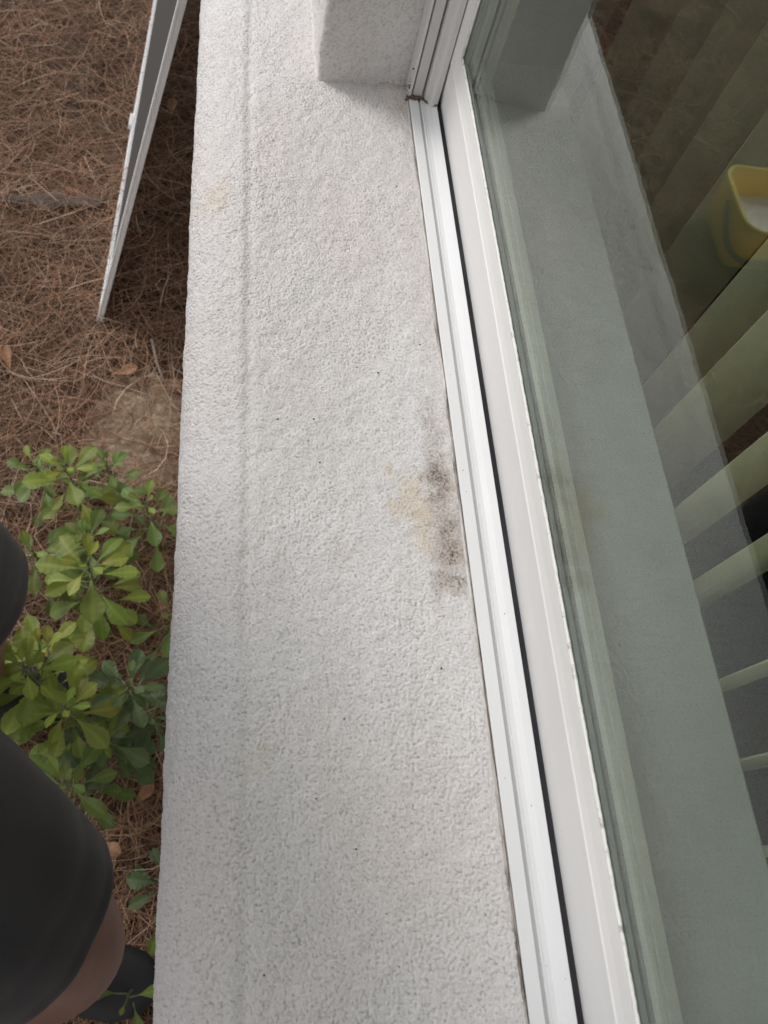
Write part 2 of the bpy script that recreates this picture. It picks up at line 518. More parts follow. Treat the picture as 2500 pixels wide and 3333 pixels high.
# ------------------------------------------------------------------ the house
house = empty('house', (.15, .3, GZ))
tag(house, 'white stucco house wall with a projecting window ledge and sliding window', 'house')

# ledge section (x, z) from the window out, over the rounded nose, and back under
def ledge_section(step):
    pts = [(.1616, .0006), (.150, -.0006), (.12, -.003), (.078, -.006), (.045, -.0085), (.022, -.0105), (.0165, -.0114), (.012, -.0112),
           (.004, -.0135), (-.006, -.0175), (-.016, -.0245), (-.0235, -.033), (-.0285, -.043), (-.0305, -.054), (-.031, -.075), (-.031, -.105),
           (-.028, -.112), (-.02, -.115), (.02, -.116), (.079, -.117)]
    P = np.array(pts)
    d = np.r_[0, np.cumsum(np.hypot(*np.diff(P, axis=0).T))]
    s = np.arange(0, d[-1], step)
    # smooth: Catmull style resample through box filter
    x = np.interp(s, d, P[:, 0]); z = np.interp(s, d, P[:, 1])
    kk = max(3, int(.006 / step) | 1); ker = np.ones(kk) / kk
    def sm(a):
        p = np.r_[np.full(kk // 2, a[0]) - (np.arange(kk // 2, 0, -1)) * (a[1] - a[0]), a, np.full(kk // 2, a[-1]) + np.arange(1, kk // 2 + 1) * (a[-1] - a[-2])]
        return np.convolve(p, ker, 'valid')
    x = sm(x); z = sm(z)
    tx = np.gradient(x); tz = np.gradient(z); l = np.hypot(tx, tz)
    # section runs towards -x; outward normal is up
    return s, x, z, tz / l * -1 * -1, -tx / l

def blob(x, y, cx, cy, rx, ry, seed, soft=.35):
    d = np.hypot((x - cx) / rx, (y - cy) / ry)
    d = d + (fbm(x * 110, y * 110, 4, seed) - .5) * 1.5
    return np.clip((1.1 - d) / soft, 0, 1)

def stucco_colors(x, y, pit, on_ledge=True):
    sh = x.shape
    base = np.ones(sh + (3,)) * np.array([.700, .678, .668])
    tint = fbm(x * 14, y * 10, 4, 31)
    base = base * (1 + (tint[..., None] - .5) * np.array([.05, .07, .09]))
    gr_ = h2(np.floor(x / .0011), np.floor(y / .0011), 91) * .6 + vnoise(x * 1500, y * 1500, 92) * .4
    base = base * (1 + (gr_[..., None] - .5) * .16)
    pk = np.clip((fbm(x * 9 + 3, y * 6, 3, 35) - .5) * 3, 0, 1)[..., None]
    base = base * (1 - pk * np.array([.01, .035, .045]))
    base = base * (1 - (np.clip((.38 - pit) / .38, 0, 1) * .34)[..., None])      # crevice shade put into the colour of the pits, with some grime
    if on_ledge:
        def stain(m, c):
            nonlocal base
            base = base * (1 - m[..., None]) + base * np.array(c) * m[..., None]
        low = np.clip(1.15 - pit * 1.3, .12, 1)
        yel = np.clip(blob(x, y, .127, .226, .013, .022, 1, .7) + blob(x, y, .131, .207, .010, .018, 2, .7) + blob(x, y, .113, .250, .005, .009, 3, .7) + blob(x, y, .116, .222, .008, .009, 33, .7), 0, 1)
        stain(yel * .8, (.94, .85, .72))
        stain(blob(x, y, .078, .1935, .009, .013, 4, .9) * .45, (.96, .88, .77))
        stain(blob(x, y, .0246, .0652, .010, .012, 5, .9) * .5, (.96, .90, .78))
        stain(blob(x, y, -.0085, .5144, .018, .020, 6, .9) * .55, (.96, .88, .72))
        stain(blob(x, y, .105, .40, .03, .10, 7, .9) * .3, (.97, .90, .85))
        stain(blob(x, y, .150, .640, .016, .030, 19, 1.0) * .55, (.86, .77, .68))
        stain(blob(x, y, .04, .56, .03, .06, 17, .9) * .3, (.98, .93, .86))
        stain(blob(x, y, .149, .215, .018, .080, 8, .9) * .7, (.80, .73, .67))
        stain(blob(x, y, .152, .42, .012, .17, 18, 1.1) * .5, (.86, .80, .77))
        d1 = blob(x, y, .1475, .245, .0115, .022, 9, 1.5)
        d2 = blob(x, y, .1445, .285, .009, .040, 10, 1.8) * .6
        d3 = blob(x, y, .1510, .190, .0125, .016, 12, 1.4) * .75
        d4 = blob(x, y, .1475, .1675, .0140, .012, 13, 1.5)
        d5 = blob(x, y, .1495, .205, .014, .045, 15, 1.6) * .7
        dk = np.clip(d1 + d2 + d3 + d4 + d5, 0, 1)
        spk = np.clip((fbm(x * 700, y * 700, 2, 61) - .40) * 4, 0, 1)
        stain(dk * .65, (.68, .60, .52))
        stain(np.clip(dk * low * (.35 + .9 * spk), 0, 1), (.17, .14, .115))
        # dirt creeping along the joint and in the jamb corner
        edge = np.clip(1 - (.1616 - x) / .0035, 0, 1) * np.clip((fbm(x * 60, y * 30, 3, 14) - .35) * 2.5, 0, 1)
        stain(np.clip(edge, 0, 1) * .6, (.72, .64, .58))
        cr = np.clip(1 - np.abs(y - .660) / .010, 0, 1) * np.clip((x - .11) / .05, 0, 1)
        stain(cr * .6, (.72, .62, .54))
    return base

def ledge_mesh(y0, y1, step):
    s, x, z, nx, nz = ledge_section(step)
    y = np.arange(y0, y1 + step * .5, step)
    S, Yg = np.meshgrid(s, y, indexing='ij')
    h, pit = stucco_h(S, Yg)
    if step > .002:
        h = (fbm(S * 60, Yg * 60, 2, 70) - .5) * .0024 + .0006; pit = np.full(S.shape, .6)
    Xg = np.repeat(x[:, None], len(y), 1); Zg = np.repeat(z[:, None], len(y), 1)
    # hand-trowelled groove where the flat meets the rounded nose
    gx = .0150 + .0025 * (fbm(Yg * 6, Yg * 0 + 2, 2, 21) - .5) + .0065 * (Yg - .1) * .8
    gr = np.exp(-((Xg - gx) / .0042) ** 2) * .0009 * (.35 + 1.1 * fbm(Yg * 9, Yg * 0 + 7, 2, 22))
    rd = np.exp(-((Xg - gx + .006) / .0035) ** 2) * .0003
    h = h - gr + rd
    fade = np.clip((.1616 - Xg) / .006, 0.12, 1)            # smoothed by the caulk next to the frame
    h = h * np.where(Zg > -.02, fade, 1)
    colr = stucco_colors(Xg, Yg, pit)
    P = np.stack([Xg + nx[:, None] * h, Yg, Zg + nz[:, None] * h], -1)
    return P.reshape(-1, 3), grid_faces(len(s), len(y)), colr.reshape(-1, 3)

# one ledge: a fine strip in the middle, coarser runs at both ends
P0, F0, C0 = ledge_mesh(-.12, 1.06, .00056)
P1, F1, C1 = ledge_mesh(-2.4, -.50, .005)
P3, F3, C3 = ledge_mesh(-.50, -.12, .0012)
C1 = C1 * .93
P2, F2, C2 = ledge_mesh(1.06, 4.2, .005)
C2 = C2 * .93
V = np.concatenate([P0, P1, P2, P3]); F = np.concatenate([F0, F1 + len(P0), F2 + len(P0) + len(P1), F3 + len(P0) + len(P1) + len(P2)]); C = np.concatenate([C0, C1, C2, C3])
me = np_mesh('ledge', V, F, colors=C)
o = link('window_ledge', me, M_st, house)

# jamb: the wall's rounded stucco corner at the far end of the opening
def jamb_mesh(z0, z1, step):
    # path in plan: from the window frame (x .163, y .661) out to the corner, then along +y
    r = .0045
    pts = [(.172, .6610), (LEDGE_FACE + r, .6585)]
    for k in range(1, 9):
        a = k / 8 * math.pi / 2
        pts.append((LEDGE_FACE + r - r * math.sin(a), .6585 + r - r * math.cos(a)))
    pts += [(LEDGE_FACE - .0, 1.35)]
    P = np.array(pts)
    d = np.r_[0, np.cumsum(np.hypot(*np.diff(P, axis=0).T))]
    s = np.arange(0, d[-1], step)
    x = np.interp(s, d, P[:, 0]); y = np.interp(s, d, P[:, 1])
    tx = np.gradient(x); ty = np.gradient(y); l = np.hypot(tx, ty)
    nx, ny = -ty / l, tx / l           # outward: -y on the jamb, -x outside
    z = np.arange(z0, z1 + step * .5, step)
    S, Z = np.meshgrid(s, z, indexing='ij')
    h, pit = stucco_h(S + 3.3, Z, 5)
    Xg = np.repeat(x[:, None], len(z), 1); Yg = np.repeat(y[:, None], len(z), 1)
    nxx = np.repeat(nx[:, None], len(z), 1); nyy = np.repeat(ny[:, None], len(z), 1)
    # cove where wall meets ledge
    cove = np.clip(1 - (Z + .008) / .008, 0, 1) ** 2 * .003
    h = h * 1.1 + cove
    C = stucco_colors(S + 1.7, Z, pit, False)
    grime = np.clip(1 - np.abs(Xg - .163) / .006, 0, 1) * np.clip(1 - (Z + .0) / .05, 0, 1)
    C = C * (1 - grime[..., None] * .5 * np.array([.55, .7, .8]))
    P = np.stack([Xg + nxx * h, Yg + nyy * h, Z], -1)
    return P.reshape(-1, 3), grid_faces(len(s), len(z)), C.reshape(-1, 3)
P0, F0, C0 = jamb_mesh(-.014, .40, .0012)
P1, F1, C1 = jamb_mesh(.40, 1.32, .006)
V = np.concatenate([P0, P1]); F = np.concatenate([F0, F1 + len(P0)]); C = np.concatenate([C0, C1])
me = np_mesh('jamb', V, F[:, ::-1], colors=C)
link('window_jamb', me, M_st, house)

# main wall round the opening (opening y -1.2 .. .66, z 0 .. 1.3)
wb = MB()
T = .235
wb.box(LEDGE_FACE + .003, T, -2.4, -1.2, -.006, 1.75)
wb.box(LEDGE_FACE + .003, T, .668, 4.2, -.006, 1.75)
wb.box(LEDGE_FACE + .003, T, -1.2, .668, 1.31, 1.75)
wb.box(LEDGE_FACE, T, -2.4, 4.2, GZ - .1, -.118)
wb.box(LEDGE_FACE + .06, T - .01, -2.4, 4.2, -.1178, -.03)
wb.build('wall', M_wall, house)
rb = MB(); rb.box(LEDGE_FACE - .10, 4.0, -2.6, 4.4, 1.752, 1.86); rb.build('roof', M_roof, house, bevel=.01)

# rooms behind: floor, ceiling, walls
fb = MB(); fb.box(T, 3.6, -2.4, 4.2, GZ - .05, GZ + .04); fb.build('room_floor', M_rfloor, house)
ib = MB()
ib.box(3.6, 3.7, -2.4, 4.2, GZ, 1.75); ib.box(T, 3.6, -2.5, -2.4, GZ, 1.75); ib.box(T, 3.6, 4.2, 4.3, GZ, 1.75); ib.box(T, 3.6, -2.4, 4.2, 1.70, 1.75)
ib.box(T, T + .012, -2.4, 4.2, GZ + .04, -.03)
ib.box(T, T + .012, .68, 4.2, -.03, 1.70); ib.box(T, T + .012, -2.4, -1.2, -.03, 1.70)
ib.build('interior_wall', M_room, house)

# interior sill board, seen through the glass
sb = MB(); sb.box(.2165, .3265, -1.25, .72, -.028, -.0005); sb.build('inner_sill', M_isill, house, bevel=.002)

# ------------------------------------------------------------------ the window
window = empty('window', (.18, -.25, 0)); window.parent = house; window.location = Vector((.18, -.25, 0)) - house.location
YN = -1.2                        # near end of the window, behind the camera
XZ = lambda p, q, t: (p, t, q)   # profile in x,z extruded along y
prof = [(.1612, -.006), (.1612, .0030), (.1618, .0037), (.1690, .0040), (.1692, .0038), (.1693, .0026), (.1714, .0026), (.1715, .0048), (.1718, .0052), (.1726, .0050), (.1730, .0046),
        (.1760, .0048), (.1800, .0070), (.1838, .0110), (.1836, .0112), (.1838, .0110), (.1839, .0098), (.1839, -.006)]
m = MB(); m.extrude(prof, XZ, YN, .655, 60)
m.build('frame', M_frame, window, smooth=False)
gd = MB(); gd.box(.16935, .17135, YN, .638, .0027, .0031); gd.build('groove', M_groove, window)  # thin strip added in the groove, its shade put into the colour
# caulk bead and its dirty crack along stucco and flange
cb = MB(); n = 420
rr_ = random.Random(3)
pts = []; rad = []
for k in range(n):
    y = YN + (.648 - YN) * k / (n - 1)
    pts.append((.1600 + .00035 * math.sin(y * 61) + rr_.uniform(-.00012, .00012), y, .0002 + .0003 * math.sin(y * 43)))
    rad.append(.0012 * (.8 + .5 * rr_.random()))
cb.tube(pts, rad, 8); cb.build('caulk', M_caulk, window, smooth=True)
db = MB()
pts = [(.16115 + rr_.uniform(-.0001, .0001), YN + (.648 - YN) * k / 299, .0016 + rr_.uniform(-.0002, .0002)) for k in range(300)]
db.tube(pts, [.00035 + .0004 * max(0, math.sin(k * .13) * math.sin(k * .031 + 1)) for k in range(300)], 5); db.build('joint_grime', M_dirtline, window)

# black weatherstrip down in the slot
wbm = MB(); wbm.extrude([(.1840, -.004), (.1840, .0090), (.1852, .0098), (.1877, .0102), (.1877, -.004)], XZ, YN, .655, 30)
wbm.build('weatherstrip', M_rubber, window)
ws = MB(); ws.tube([(.18605, YN + (.655 - YN) * k / 40, .0098) for k in range(41)], .00042, 6); ws.build('weatherstrip_lip', M_rubber, window, smooth=True)

# sash: bottom rail and far stile share one section (depth x, distance q from the opening's edge)
sash_prof = [(.1881, -.004), (.1881, .0106), (.1877, .0160), (.18690, .0240), (.18640, .0340), (.18625, .0440), (.18630, .0500), (.18560, .0505), (.18560, .0520), (.18640, .0530),
             (.18760, .0580), (.18820, .0640), (.18845, .0662), (.1899, .0662), (.1899, .052), (.2133, .052), (.2133, -.004)]
sash_in = [(.1990, .0520), (.1990, .0660), (.2015, .0672), (.2040, .0672), (.2045, .0655), (.2060, .0655), (.2065, .0672), (.2125, .0660), (.2145, .0600), (.2145, .0525), (.2133, .0520)]
YF = .676
sash = empty('sash', (0, 0, 0)); sash.parent = window
sash.location = (0, 0, 0)
def lk(mb, name, mat_, par, **kw):
    return mb.build(name, mat_, par, **kw)
m = MB()
# bottom rail with mitred far end
def rail_fn(p, q, t):
    yend = YF - max(q, -.004)
    return (p, YN + (yend - YN) * t, q)
m.extrude(sash_prof, rail_fn, 0, 1, 40)
lk(m, 'bottom_rail', M_sash, window)
m = MB()
def stile_fn(p, q, t):
    q2 = max(q, -.004)
    return (p, YF - q - .0001, q2 + (1.28 - q2) * t)
m.extrude(sash_prof, stile_fn, 0, 1, 10)
lk(m, 'stile', M_sash, window)
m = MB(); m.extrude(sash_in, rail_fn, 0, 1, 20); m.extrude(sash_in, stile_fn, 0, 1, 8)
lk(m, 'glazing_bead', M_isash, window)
# head and near stile close the ring
m = MB(); m.box(.187, .2133, YN - .01, YF, 1.215, 1.30); m.box(.187, .2133, YN - .03, YN + .06, -.004, 1.30)
lk(m, 'top_rail', M_sash, window, bevel=.002)
# rough white glazing tape standing at the glass edge
tp = MB()
pts = []; rad = []
n = 900
for k in range(n):
    y = YN + (.6045 - YN) * k / (n - 1)
    pts.append((.18925, y, .0676 + rr_.uniform(-.00025, .0003)))
    rad.append(.00105 * (.85 + .3 * rr_.random()))
tp.tube(pts, rad, 8)
tp.tube([(.18925, .6076, .066 + (1.2 - .066) * k / 60) for k in range(61)], .0011, 8)
lk(tp, 'glazing_tape', M_tape, window, smooth=True)
# spacer bar between the panes
sp = MB(); sp.box(.1903, .1987, YN + .05, .6110, .053, .0600); sp.box(.1932, .1987, .611, .620, .053, 1.25)
lk(sp, 'spacer_bar', M_spacer, window, bevel=.0006)
se = MB(); se.box(.19865, .1996, YN + .05, .612, .054, .0655)
lk(se, 'seal', M_seal, window)
# two panes of the insulated unit
for x0, zb in ((.1903, .0605),):
    g = MB()
    x1 = x0 + .0024
    g.box(x0, x1, YN + .045, .6125 if zb < .062 else .6108, zb, 1.225)
    g.build('glass_pane', M_glass, window)

# vertical jamb frame at the far end (profile in x,y extruded upward)
XY = lambda p, q, t: (p, q, t)
jp = [(.1600, .664), (.1600, .6405), (.1603, .6395), (.1622, .6392), (.1626, .6400), (.1626, .6470), (.1640, .6470), (.1642, .6418), (.1646, .6412),
      (.1726, .6412), (.1730, .6420), (.1731, .6480), (.1745, .6480), (.1746, .6400), (.1752, .6368), (.1766, .6345), (.1775, .6290), (.1783, .6262), (.1796, .6243), (.1803, .6240), (.1843, .6240), (.1849, .6246),
      (.1849, .664)]
m = MB(); m.extrude(jp, XY, .0028, 1.31, 6)
lk(m, 'jamb_frame', M_jamb, window)
m = MB(); m.box(.1850, .1868, .6300, .664, .0098, 1.3); lk(m, 'jamb_weatherstrip', M_rubber, window)
# other frame ends, out of the picture
m = MB(); m.box(.1605, .1848, YN - .01, YN + .03, .0055, 1.31); m.box(.1605, .1848, YN + .03, .62, 1.27, 1.31)
lk(m, 'head_frame', M_jamb, window, bevel=.002)
# clumps of dirt gathered in the track corner
def clump(mb, cx, cy, cz, r, seed):
    g = random.Random(seed)
    b = len(mb.v)
    bm = bmesh.new(); bmesh.ops.create_icosphere(bm, subdivisions=2, radius=r)
    for v in bm.verts:
        v.co *= g.uniform(.7, 1.3); v.co.z *= .7
        mb.v.append((cx + v.co.x, cy + v.co.y, cz + v.co.z))
    for f in bm.faces: mb.f.append(tuple(b + v.index for v in f.verts))
    bm.free()
m = MB()
g = random.Random(8)
for k in range(230):
    t = g.random()
    x = .1605 + t * .0225
    yb = .6385 - (0 if t < .6 else (t - .6) / .4 * .0145)
    zt = .0045 if x < .176 else .0045 + (x - .176) * .8
    clump(m, x + g.gauss(0, .0004), yb + g.gauss(0, .0009), zt + g.uniform(-.0003, .0008), g.uniform(.0004, .0013), k)
for k in range(26):
    clump(m, .1590 + g.gauss(0, .0008), .640 + g.gauss(0, .0018), .001 + g.random() ** 2 * .03, g.uniform(.0003, .0009), 300 + k)
lk(m, 'track_dirt', M_track, window)

# small dark specks on ledge and frame
m = MB()
g = random.Random(21)
for (x, y) in [(.135, .111), (.153, .090), (.037, .290), (.141, .528), (.062, .291), (.065, .256), (.111, .333), (.1530, .2010), (.1455, .3605)]:
    clump(m, x, y, -.0050 + x * .03, .0007, int(x * 1e4))
for k in range(14):
    x = g.uniform(-.005, .158); y = g.uniform(-.07, .64)
    clump(m, x, y, -.0105 + .062 * x + .0009, g.uniform(.00025, .0006), 500 + k)
for k in range(9):
    x = g.choice([.166, .1785, .1655, .1745]) + g.uniform(-.002, .002); y = g.uniform(-.07, .6)
    clump(m, x, y, .0046 if x < .175 else .0065, g.uniform(.0002, .00036), 700 + k)
o = m.build('grit', M_grit)
tag(o, 'scattered dark grit specks lying on the pale stucco ledge', 'grit', kind='stuff')

# ------------------------------------------------------------------ vertical blind in the room
blind = empty('vertical_blind', (.46, .3, 1.45))
tag(blind, 'pale vertical slat blind hanging inside behind the window glass', 'blind')
m = MB(); m.box(.435, .485, -1.35, 1.75, 1.43, 1.47); m.build('headrail', M_frame, blind, bevel=.003)
near_y = [1.56, 1.48, 1.41, 1.34, 1.265, 1.19, 1.115, 1.035, .821, .723, .656, .590, .525, .430, .378, .290, .217, .126, .060, -.012, -.084, -.160, -.232, -.305, -.378, -.45, -.525, -.60]
for k, y0 in enumerate(near_y):
    th = R(0) if y0 > .33 else R(9) if y0 > .1 else R(2)
    g = random.Random(k)
    th += R(g.uniform(-1.0, 1.0))
    wv = .089; ns = 6; tz = [-.78, -.3, .3, .9, 1.425]
    vs = []
    for z in tz:
        for side in (0, 1):
            for i in range(ns + 1):
                u = i / ns
                bow = .0055 * (1 - (2 * u - 1) ** 2)
                off = bow + (.0005 if side else 0)
                x = .420 + u * wv * math.cos(th) - off * math.sin(th)
                y = y0 + u * wv * math.sin(th) + off * math.cos(th)
                vs.append((x, y, z))
    m = MB(); nn = ns + 1
    m.v = vs
    for a_ in range(len(tz) - 1):
        r0 = a_ * 2 * nn; r1 = (a_ + 1) * 2 * nn
        for i in range(ns):
            m.f.append((r0 + i, r0 + i + 1, r1 + i + 1, r1 + i))
            m.f.append((r0 + nn + i, r1 + nn + i, r1 + nn + i + 1, r0 + nn + i + 1))
        m.f.append((r0, r1, r1 + nn, r0 + nn)); m.f.append((r0 + ns, r0 + nn + ns, r1 + nn + ns, r1 + ns))
    for r0 in (0, (len(tz) - 1) * 2 * nn):
        for i in range(ns): m.f.append((r0 + i, r0 + nn + i, r0 + nn + i + 1, r0 + i + 1))
    m.build('slat', M_slat, blind, smooth=False)

# ------------------------------------------------------------------ window screen leaning on the ledge
scr = empty('window_screen', (-.235, 1.06, GZ))
tag(scr, 'white framed insect screen leaning against the stucco ledge on the pine straw', 'window screen')
B = Vector((-.243, 1.038, GZ + .004))
a_ = Vector((.053, 1.06, 0)).normalized()
b_ = Vector((.187, -.010, .668)); b_ -= a_ * b_.dot(a_); b_.normalize()
n_ = a_.cross(b_).normalized()         # towards the wall side (+x) or away
if n_.x > 0: n_ = -n_                   # n_ points outward, to the yard
Wd, Ht, tk, fw = 1.25, .98, .011, .027
def sp3(u, v, d): return tuple(B + a_ * u + b_ * v + n_ * d)
def bar(mb, u0, u1, v0, v1, d0, d1):
    b = len(mb.v)
    mb.v += [sp3(u, v, d) for d in (d0, d1) for (u, v) in ((u0, v0), (u1, v0), (u1, v1), (u0, v1))]
    mb.f += [tuple(b + i for i in f) for f in ((3, 2, 1, 0), (4, 5, 6, 7), (0, 1, 5, 4), (1, 2, 6, 5), (2, 3, 7, 6), (3, 0, 4, 7))]
def frame_bar(name, horiz, lo, hi, edge0, edge1, parent):
    m = MB()
    # tubular section with a raised lip and a spline groove
    w0, w1 = (edge0, edge1) if edge1 > edge0 else (edge1, edge0)
    def q(u0, u1, d0, d1):
        if horiz: bar(m, lo, hi, u0, u1, d0, d1)
        else: bar(m, u0, u1, lo, hi, d0, d1)
    w = w1 - w0
    q(w0, w1, 0, tk * .62)
    outer = edge0; s = 1 if edge1 > edge0 else -1
    q(*sorted((outer, outer + s * w * .45)), tk * .62, tk)
    q(*sorted((outer + s * w * .80, outer + s * w)), tk * .62, tk * .9)
    return m.build(name, M_al, parent, bevel=.0012)
frame_bar('stile', False, 0, Ht, 0, fw, scr)
frame_bar('stile', False, 0, Ht, Wd, Wd - fw, scr)
frame_bar('bottom_rail', True, fw + .0006, Wd - fw - .0006, 0, fw, scr)
frame_bar('top_rail', True, fw + .0006, Wd - fw - .0006, Ht, Ht - fw, scr)
for (u0, u1, v0, v1) in ((fw * .48, fw * .74, fw * .5, Ht - fw * .5), (Wd - fw * .74, Wd - fw * .48, fw * .5, Ht - fw * .5)):
    m = MB(); bar(m, u0, u1, v0, v1, tk * .63, tk * .78); m.build('spline', M_spline, scr)
m = MB(); bar(m, fw * .9, Wd - fw * .9, fw * .9, Ht - fw * .9, tk * .30, tk * .36); m.build('insect_mesh', M_mesh, scr)
m = MB(); bar(m, .56, .60, .004, .018, tk * 1.001, tk * 1.6); m.build('pull_tab', M_al, scr, bevel=.001)

# ------------------------------------------------------------------ yellow bucket standing in the yard (seen mirrored in the glass)
bk = empty('bucket', (-.99, 1.44, GZ))
tag(bk, 'yellow rectangular bucket with grey handle mirrored in the window glass', 'bucket')
def rrect(x0, x1, y0, y1, r, z, n=7):
    pts = []
    for (cx, cy, a0) in ((x1 - r, y1 - r, 0), (x0 + r, y1 - r, 90), (x0 + r, y0 + r, 180), (x1 - r, y0 + r, 270)):
        for k in range(n + 1):
            a = R(a0 + 90 * k / n)
            pts.append((cx + r * math.cos(a), cy + r * math.sin(a), z))
    return pts
def loft(mb, rings, close_first=False, close_last=False):
    b = len(mb.v); n = len(rings[0])
    for r in rings: mb.v += r
    for k in range(len(rings) - 1):
        for i in range(n):
            j = (i + 1) % n
            mb.f.append((b + k * n + i, b + k * n + j, b + (k + 1) * n + j, b + (k + 1) * n + i))
    if close_first: mb.f.append(tuple(b + i for i in reversed(range(n))))
    if close_last: mb.f.append(tuple(b + (len(rings) - 1) * n + i for i in range(n)))
Z0, Z1 = GZ + .012, -.690
ox0, ox1, oy0, oy1 = -1.135, -.840, 1.320, 1.545
def br(t, inset=0):     # t = 0 bottom .. 1 rim
    e = (1 - t) * .026 + inset
    return (ox0 + e, ox1 - e, oy0 + e * .9, oy1 - e * .35)
m = MB()
rings = [rrect(*br(0, .006), .022, Z0), rrect(*br(0), .026, Z0 + .006), rrect(*br(.5), .033, (Z0 + Z1) / 2), rrect(*br(1, .002), .042, Z1 - .004),
         rrect(*br(1, .005), .042, Z1 - .004), rrect(*br(.5, .004), .038, (Z0 + Z1) / 2), rrect(*br(0, .006), .034, Z0 + .008)]
loft(m, rings, True, True); m.build('body', M_yel, bk, smooth=True)
m = MB()
rings = [rrect(*br(1, .006), .042, Z1 - .004), rrect(*br(1, .004), .044, Z1), rrect(*br(1, -.001), .048, Z1 + .001), rrect(*br(1, -.005), .052, Z1 - .003), rrect(*br(1, -.005), .052, Z1 - .010), rrect(*br(1, .001), .046, Z1 - .010)]
loft(m, rings); m.build('rim', M_yelrim, bk, smooth=True)
m = MB(); rings = [rrect(*br(.40, .005), .038, Z0 + .062), rrect(*br(.42, .006), .038, Z0 + .066)]
loft(m, rings, True, True); m.build('soapy_water', M_water, bk)
m = MB(); pts = []
ymid = 1.440
for k in range(25):
    a = math.pi * k / 24
    cx = (ox0 + ox1) / 2; half = (ox1 - ox0) / 2 + .008
    ex = math.copysign(abs(math.cos(a)) ** .55, math.cos(a)) * half
    dn = math.sin(a) ** .6
    pts.append((cx + ex, ymid - .120 * dn, Z1 - .022 - .088 * dn))
m.tube(pts, .0062, 8); m.build('handle', M_hand, bk, smooth=True)
for sx in (ox0 - .006, ox1 - .001):
    m = MB(); m.box(sx, sx + .007, ymid - .012, ymid + .012, Z1 - .034, Z1 - .010); m.build('handle_lug', M_yel, bk, bevel=.002)

# ------------------------------------------------------------------ weeds
def leaf_arrays(L, W, fold, droop, seed):
    g = np.random.default_rng(seed)
    nu, nv = 22, 7
    u = np.linspace(0, 1, nu)
    prof_ = np.interp(u, [0, .06, .2, .4, .6, .72, .84, .93, 1], [.06, .10, .22, .55, .92, 1, .82, .45, .02])
    ser = 1 + .26 * np.abs(((u * 7.5 + g.random()) % 1) - .5) * (u > .35)
    w_ = prof_ * ser * W
    v = np.linspace(-1, 1, nv)
    Ux = np.repeat(u[:, None], nv, 1) * L
    Vy = v[None, :] * w_[:, None]
    Z = fold * np.abs(Vy) - droop * (Ux / L) ** 2 * L + .02 * L * np.sin(Ux / L * 9 + v[None, :] * 2 + g.random() * 6) * np.abs(v[None, :])
    Z = Z + .012 * L * np.sin(u[:, None] * 42) * np.abs(v[None, :])
    vein = (np.abs(v) < .1)[None, :] * np.ones((nu, 1))
    return np.stack([Ux, Vy, Z], -1).reshape(-1, 3), grid_faces(nu, nv), vein.reshape(-1)

def weed(x, y, ztop, spread, nleaf, llen, tone, label, lean=(0, 0), seed=0, dark=1.0):
    g = np.random.default_rng(seed)
    root = empty('weed', (x - lean[0], y - lean[1], GZ))
    tag(root, label, 'weed', 'leafy weeds growing beside the wall')
    VV, FF, CC = [], [], []
    base = Vector((x - lean[0], y - lean[1], GZ - .01)); top = Vector((x, y, ztop))
    m = MB()
    H = ztop - GZ
    npt = 8
    spts = [tuple(base.lerp(top, k / (npt - 1)) + Vector((math.sin(k * 1.3 + seed) * .004, math.cos(k * 1.7 + seed) * .004, 0)) * (1 - k / (npt - 1))) for k in range(npt)]
    m.tube(spts, [.0032 * (1 - .5 * k / (npt - 1)) for k in range(npt)], 6)
    off = 0
    ga = g.random() * 6
    for i in range(nleaf):
        t = i / max(1, nleaf - 1)                 # 0 = top rosette
        pos = top.lerp(base, min(.75, (t ** 1.4) * .75))
        ang = ga + i * 2.399 + g.normal(0, .2)
        young = t < .22
        L = llen * ((.38 + 1.6 * t) if young else g.uniform(.75, 1.12))
        W = L * g.uniform(.20, .27)
        pitch = (1.05 - 3.2 * t) if young else g.uniform(.05, .42) - .25 * t
        P, F_, vein = leaf_arrays(L, W, g.uniform(.10, .35), g.uniform(.05, .38), seed * 50 + i)
        cp, sp_ = math.cos(pitch), math.sin(pitch)
        roll = g.normal(0, .22)
        y2 = P[:, 1] * math.cos(roll) - P[:, 2] * math.sin(roll); z2 = P[:, 1] * math.sin(roll) + P[:, 2] * math.cos(roll)
        pet = .010 + .02 * t
        x3 = (P[:, 0] + pet) * cp - z2 * sp_; z3 = (P[:, 0] + pet) * sp_ + z2 * cp
        ca, sa = math.cos(ang), math.sin(ang)
        Q = np.stack([pos.x + (x3 * ca - y2 * sa) * spread, pos.y + (x3 * sa + y2 * ca) * spread, pos.z + z3], -1)
        m.tube([tuple(pos), tuple(Q[3])], [.0014, .0009], 5)
        c = np.array(tone) * g.uniform(.72, 1.25) * dark
        if young: c = c * np.array([1.25, 1.2, 1.05])
        c = c * (1 + g.normal(0, .06, 3))
        cc = np.repeat(c[None, :], len(P), 0) * (1 + vein[:, None] * np.array([.35, .3, .25]))
        VV.append(Q); FF.append(F_ + off); CC.append(cc); off += len(P)
    m.build('stem', M_stem, root, smooth=True)
    me = np_mesh('leaves', np.concatenate(VV), np.concatenate(FF), colors=np.clip(np.concatenate(CC), 0, 1))
    link('foliage', me, M_leaf, root)
    return root
YG = (.175, .225, .040); MG = (.125, .180, .042); DG = (.080, .120, .048)
